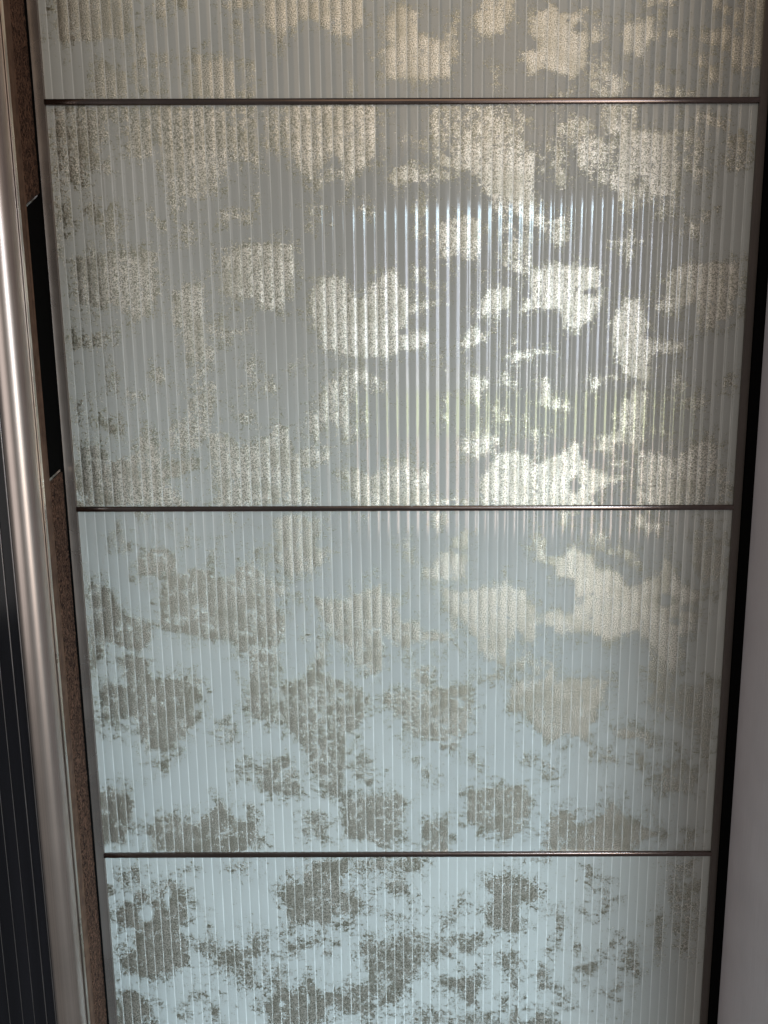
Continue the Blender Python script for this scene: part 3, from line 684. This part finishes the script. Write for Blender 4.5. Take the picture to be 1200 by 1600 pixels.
def fluted_pane(k, z0, z1, parent, field, seed):
    rows = 120
    x_start = XL - 0.35 * PITCH_R
    nrib = int(math.ceil((XR + 0.004 - x_start) / PITCH_R))
    nt_ = len(T_S)
    ts = np.array(T_S)
    dep = np.array([flute_profile(t) for t in T_S]) * AMP
    rr = random.Random(seed)
    zs = np.linspace(z0, z1, rows + 1)
    V, PX, FACES, SE = [], [], [], []
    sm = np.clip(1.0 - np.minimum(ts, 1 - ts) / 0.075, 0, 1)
    for r in range(nrib):
        xa = x_start + r * PITCH_R
        w = PITCH_R
        a = 1.0 + rr.uniform(-0.10, 0.10)
        xsr = xa + ts * w
        keep = (xsr > XL - 0.004) & (xsr < XR + 0.004)
        xr_, dr_ = xsr[keep], dep[keep] * a
        if len(xr_) < 2:
            continue
        xw = xa + w * 0.5 + (xr_ - xa - w * 0.5) * LENS
        base = len(V) and sum(len(v) for v in V)
        gx, gz = np.meshgrid(xr_, zs)
        gy = np.repeat(dr_[None, :], rows + 1, 0)
        V.append(np.stack([gx.ravel(), -gy.ravel(), gz.ravel()], 1))
        pw = np.repeat(xw[None, :], rows + 1, 0)
        PX.append(pw.ravel())
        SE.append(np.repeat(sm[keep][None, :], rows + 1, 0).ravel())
        m = len(xr_)
        jj, ii = np.meshgrid(np.arange(rows), np.arange(m - 1), indexing='ij')
        q = base + jj * m + ii
        FACES.append(np.stack([q, q + 1, q + m + 1, q + m], -1).reshape(-1, 4))
    V = np.concatenate(V)
    PX = np.concatenate(PX)
    n0 = len(V)
    # back and rim of the pane: a plain slab 4 mm thick
    bk = 0.0042
    xa, xb = V[:, 0].min(), V[:, 0].max()
    slab = np.array([(xa, 0, z0), (xb, 0, z0), (xb, 0, z1), (xa, 0, z1), (xa, bk, z0), (xb, bk, z0), (xb, bk, z1), (xa, bk, z1)])
    sf = n0 + np.array([(4, 7, 6, 5), (0, 4, 5, 1), (1, 5, 6, 2), (2, 6, 7, 3), (3, 7, 4, 0)])
    allv = np.concatenate([V, slab])
    faces = np.concatenate(FACES + [sf])
    ppos = np.concatenate([np.stack([PX, np.full(n0, 0.37 * k), V[:, 2]], 1), slab])
    # what the flat drawing shows at the print position
    qx, qy = project(np.stack([ppos[:, 0], np.zeros(len(ppos)), ppos[:, 2]], 1))
    dens = sample(field, qx, qy)
    me = bpy.data.meshes.new('glass_pane')
    org = np.array(parent.location)
    me.from_pydata((allv - org).tolist(), [], faces.tolist())
    me.update()
    at1 = me.attributes.new('leaf_density', 'FLOAT', 'POINT')
    at1.data.foreach_set('value', dens.astype(np.float32))
    at2 = me.attributes.new('print_pos', 'FLOAT_VECTOR', 'POINT')
    at2.data.foreach_set('vector', ppos.astype(np.float32).ravel())
    at3 = me.attributes.new('groove_glint', 'FLOAT', 'POINT')
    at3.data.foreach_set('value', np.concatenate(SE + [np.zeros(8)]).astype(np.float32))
    me.polygons.foreach_set('use_smooth', np.array([i < len(faces) - 5 for i in range(len(faces))]))
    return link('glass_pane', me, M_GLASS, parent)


door = thing('sliding_glass_door', 'tall wardrobe door of fluted pale glass with torn champagne leaf patches in bronze frame', 'sliding door', (0.0, 0.0, ZBOT - 0.03))
BH = 0.0033                          # half height of a glazing bar
zlev = [(Z1 + BH, ZTOP), (Z2 + BH, Z1 - BH), (Z3 + BH, Z2 - BH), (ZBOT, Z3 - BH)]
yr = [(-60, 170), (140, 810), (780, 1350), (1325, 1660)]
labels = ['top glass pane, warm grey with leaf patches running off the top', 'second glass pane, the one with bluish window streaks',
          'third glass pane, leaf patches thinning towards its foot', 'lowest glass pane, pale blue with dark olive leaf patches']
for k in range(4):
    f = grid_field(k, 20, 1230, yr[k][0], yr[k][1])
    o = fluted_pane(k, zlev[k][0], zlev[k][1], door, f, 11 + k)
    o['label'] = labels[k]

# glazing bars between the panes
for z in (Z1, Z2, Z3):
    prof = [(0.004, z - BH), (-0.0042, z - BH), (-0.0048, z - BH + 0.0006), (-0.0048, z + BH - 0.0006), (-0.0042, z + BH), (0.004, z + BH)]
    bm = bmesh.new()
    a = [bm.verts.new((XL - 0.0005, y, zz)) for y, zz in prof]
    b = [bm.verts.new((XR + 0.0005, y, zz)) for y, zz in prof]
    n = len(prof)
    for i in range(n):
        bm.faces.new((a[i], a[(i + 1) % n], b[(i + 1) % n], b[i]))
    bm.faces.new(a)
    bm.faces.new(b)
    o = bm_obj('glazing_bar', bm, M_BAR, door)
    auto_smooth(o, 50)

# stiles: the left one has a flat face that turns over a rounded arris into a dark side
xo = xat(99.5, 795, -0.004)
ztop, zbot = ZTOP + 0.03, ZBOT - 0.03
prof = [(XL, 0.002), (XL, -0.0040), (XL - 0.0005, -0.0046), (xo + 0.0050, -0.0050), (xo + 0.0044, -0.0054),
        (xo + 0.0012, -0.0069), (xo + 0.0004, -0.0066), (xo, -0.0058)]
prof += [(xo, 0.012), (XL, 0.012)]
o = bm_obj('stile', prism_z(prof, zbot, ztop), M_FRAME, door)
auto_smooth(o, 40)
o['label'] = 'wide left stile with a bright rounded edge'
prof = []
for i in range(13):
    a = math.pi * i / 12
    prof.append((xo + 0.0014 - 0.0015 * math.cos(a), -0.0070 - 0.0017 * math.sin(a)))
o = bm_obj('edge_bead', prism_z(prof, zbot, ztop), M_BEAD, door)
auto_smooth(o, 60)
xr_ = XR
prof = [(xr_, 0.012), (xr_, -0.0044), (xr_ + 0.0105, -0.0044), (xr_ + 0.011, -0.0038), (xr_ + 0.011, 0.012)]
o = bm_obj('stile', prism_z(prof, zbot, ztop), M_STILE_DARK, door)
auto_smooth(o, 40)
o['label'] = 'thin dark right stile'
bm_obj('rail', box(XL, XR, -0.004, 0.012, ZTOP + 0.0002, ztop), M_FRAME, door)
bm_obj('rail', box(XL, XR, -0.004, 0.012, zbot, ZBOT - 0.0002), M_FRAME, door)
bm_obj('back_board', box(xo + 0.004, XR + 0.008, 0.0125, 0.020, zbot, ztop), M_VOID, door)

# ------------------------------------------------------------------ black door that slides in front, with its round handle
bx = xat(76, 795, -0.055)
dd = thing('sliding_black_door', 'black gloss sliding door at left edge with full height rounded bronze handle profile', 'sliding door', (bx - 0.06, -0.04, zbot))


def span(pxs, Y):
    return [xat(p, 795, Y) for p in pxs]


YH = -0.092
a0, a1 = [math.atan2(xat(p, 795, YH), YH - CAM.y) for p in (14.5, 68.0)]
am, dh = (a0 + a1) / 2, (YH - CAM.y) / math.cos((a0 + a1) / 2)
cxh, rh = dh * math.sin(am), dh * math.sin((a1 - a0) / 2)
hx0, hx1 = cxh - rh, cxh + rh
prof = []
for i in range(57):
    a = math.radians(-20 + 228 * i / 56)
    prof.append((cxh - rh * math.cos(a), YH - rh * math.sin(a)))
o = bm_obj('handle_profile', prism_z(prof, zbot, ztop), M_HANDLE, dd)
auto_smooth(o, 50)
# thin bright return next to the handle
ex0, ex1 = xat(68.4, 795, -0.0875), xat(70.3, 795, -0.0875)
bm_obj('edge_trim', box(ex0, ex1, -0.0890, -0.084, zbot, ztop, 0.0003, 1), M_EDGE, dd)
# brown edge band, facing the gap
b0, b1 = xat(70.3, 795, -0.086), xat(79.0, 795, -0.070)
prof = [(b0, -0.0858), (b0 + 0.0006, -0.0864), (b1, -0.0705), (b1, -0.066), (b0 - 0.004, -0.066), (b0 - 0.004, -0.0835)]
bm_obj('edge_band', prism_z(prof, zbot, ztop), M_BROWN, dd)
# pile seal in two lengths with a black recess between them
p0, p1 = xat(78.8, 795, -0.069), xat(102.0, 795, -0.020)


def pile_strip(za, zb, slant_a, slant_b):
    bm = bmesh.new()
    nz = 90
    nu = 6
    rng = random.Random(int(za * 1000))
    rows_ = []
    for j in range(nz + 1):
        row = []
        for i in range(nu + 1):
            u = i / nu
            lo, hi = za + slant_a * u, zb + slant_b * u
            z = lo + (hi - lo) * j / nz
            x = p0 + (p1 - p0) * u
            y = -0.069 + 0.049 * u
            w = rng.uniform(-1, 1) * 0.0007
            row.append(bm.verts.new((x + w * 0.7, y - w, z)))
        rows_.append(row)
    for j in range(nz):
        for i in range(nu):
            bm.faces.new((rows_[j][i], rows_[j][i + 1], rows_[j + 1][i + 1], rows_[j + 1][i]))
    # body behind the pile
    res = bmesh.ops.extrude_face_region(bm, geom=list(bm.faces))
    vs = [e for e in res['geom'] if isinstance(e, bmesh.types.BMVert)]
    bmesh.ops.translate(bm, verts=vs, vec=(-0.004, 0.004, 0))
    o = bm_obj('pile_strip', bm, M_PILE, dd, smooth=True)
    return o


za_top = at(42, 324, -0.060).z
zb_bot = at(76, 754, -0.060).z
pile_strip(za_top, ztop, 0.026, 0.0)
pile_strip(zbot, zb_bot, 0.0, 0.009)
bm = prism_z([(p0 - 0.012, -0.062), (p0 - 0.002, -0.062), (p1 - 0.004, -0.012), (p1 - 0.004, 0.0), (p0 - 0.012, 0.0)], zbot, ztop)
bm_obj('seal_channel', bm, M_VOID, dd)
# the two lips of the recess
for zc, sl in ((za_top, 0.026), (zb_bot, 0.009)):
    sgn = -1 if zc == za_top else 1
    bm = bmesh.new()
    vs = []
    for u, y in ((0.0, -0.0705), (1.0, -0.0215)):
        x = p0 + (p1 - 0.002 - p0) * u
        for dx, dy in ((0.0, 0.0), (-0.003, 0.006)):
            for dz in (0.0004 * sgn, 0.0042 * sgn):
                vs.append(bm.verts.new((x + dx, y + dy, zc + sl * u + dz)))
    for f in ((0, 1, 5, 4), (2, 3, 7, 6), (0, 2, 6, 4), (1, 3, 7, 5), (0, 1, 3, 2), (4, 5, 7, 6)):
        bm.faces.new([vs[i] for i in f])
    bm_obj('recess_lip', bm, M_BLACK, dd)
# black panel of that door with narrow raised ribs beside the handle
YP = -0.066
px1 = hx0
bm_obj('panel', box(px1 - 0.42, px1 - 0.0004, YP, YP + 0.03, zbot, ztop), M_BLACK, dd)
for off, rr_ in ((0.0040, 0.0011), (0.0178, 0.0012), (0.0315, 0.0009), (0.049, 0.0006), (0.066, 0.0006), (0.085, 0.0006)):
    xx = px1 - off
    prof = []
    for i in range(9):
        a = math.pi * i / 8
        prof.append((xx - rr_ * math.cos(a), YP - 0.0002 - rr_ * 1.3 * math.sin(a)))
    o = bm_obj('rib', prism_z(prof, zbot, ztop), M_RIB, dd)
    auto_smooth(o, 60)

# ------------------------------------------------------------------ side panel on the right
gx = XR + 0.011
wx = gx + 0.0115
side = thing('side_panel', 'mauve grey laminate side panel at right edge beside the glass door', 'panel', (wx + 0.009, -0.38, zbot))
bm_obj('board', box(wx, wx + 0.018, -0.62, -0.012, zbot, ztop, 0.0008, 2), M_LAM, side)
bm_obj('shadow_gap', box(gx + 0.001, wx + 0.017, -0.0115, 0.02, zbot, ztop), M_VOID, side)  # black filler, the shade of the gap put into its colour
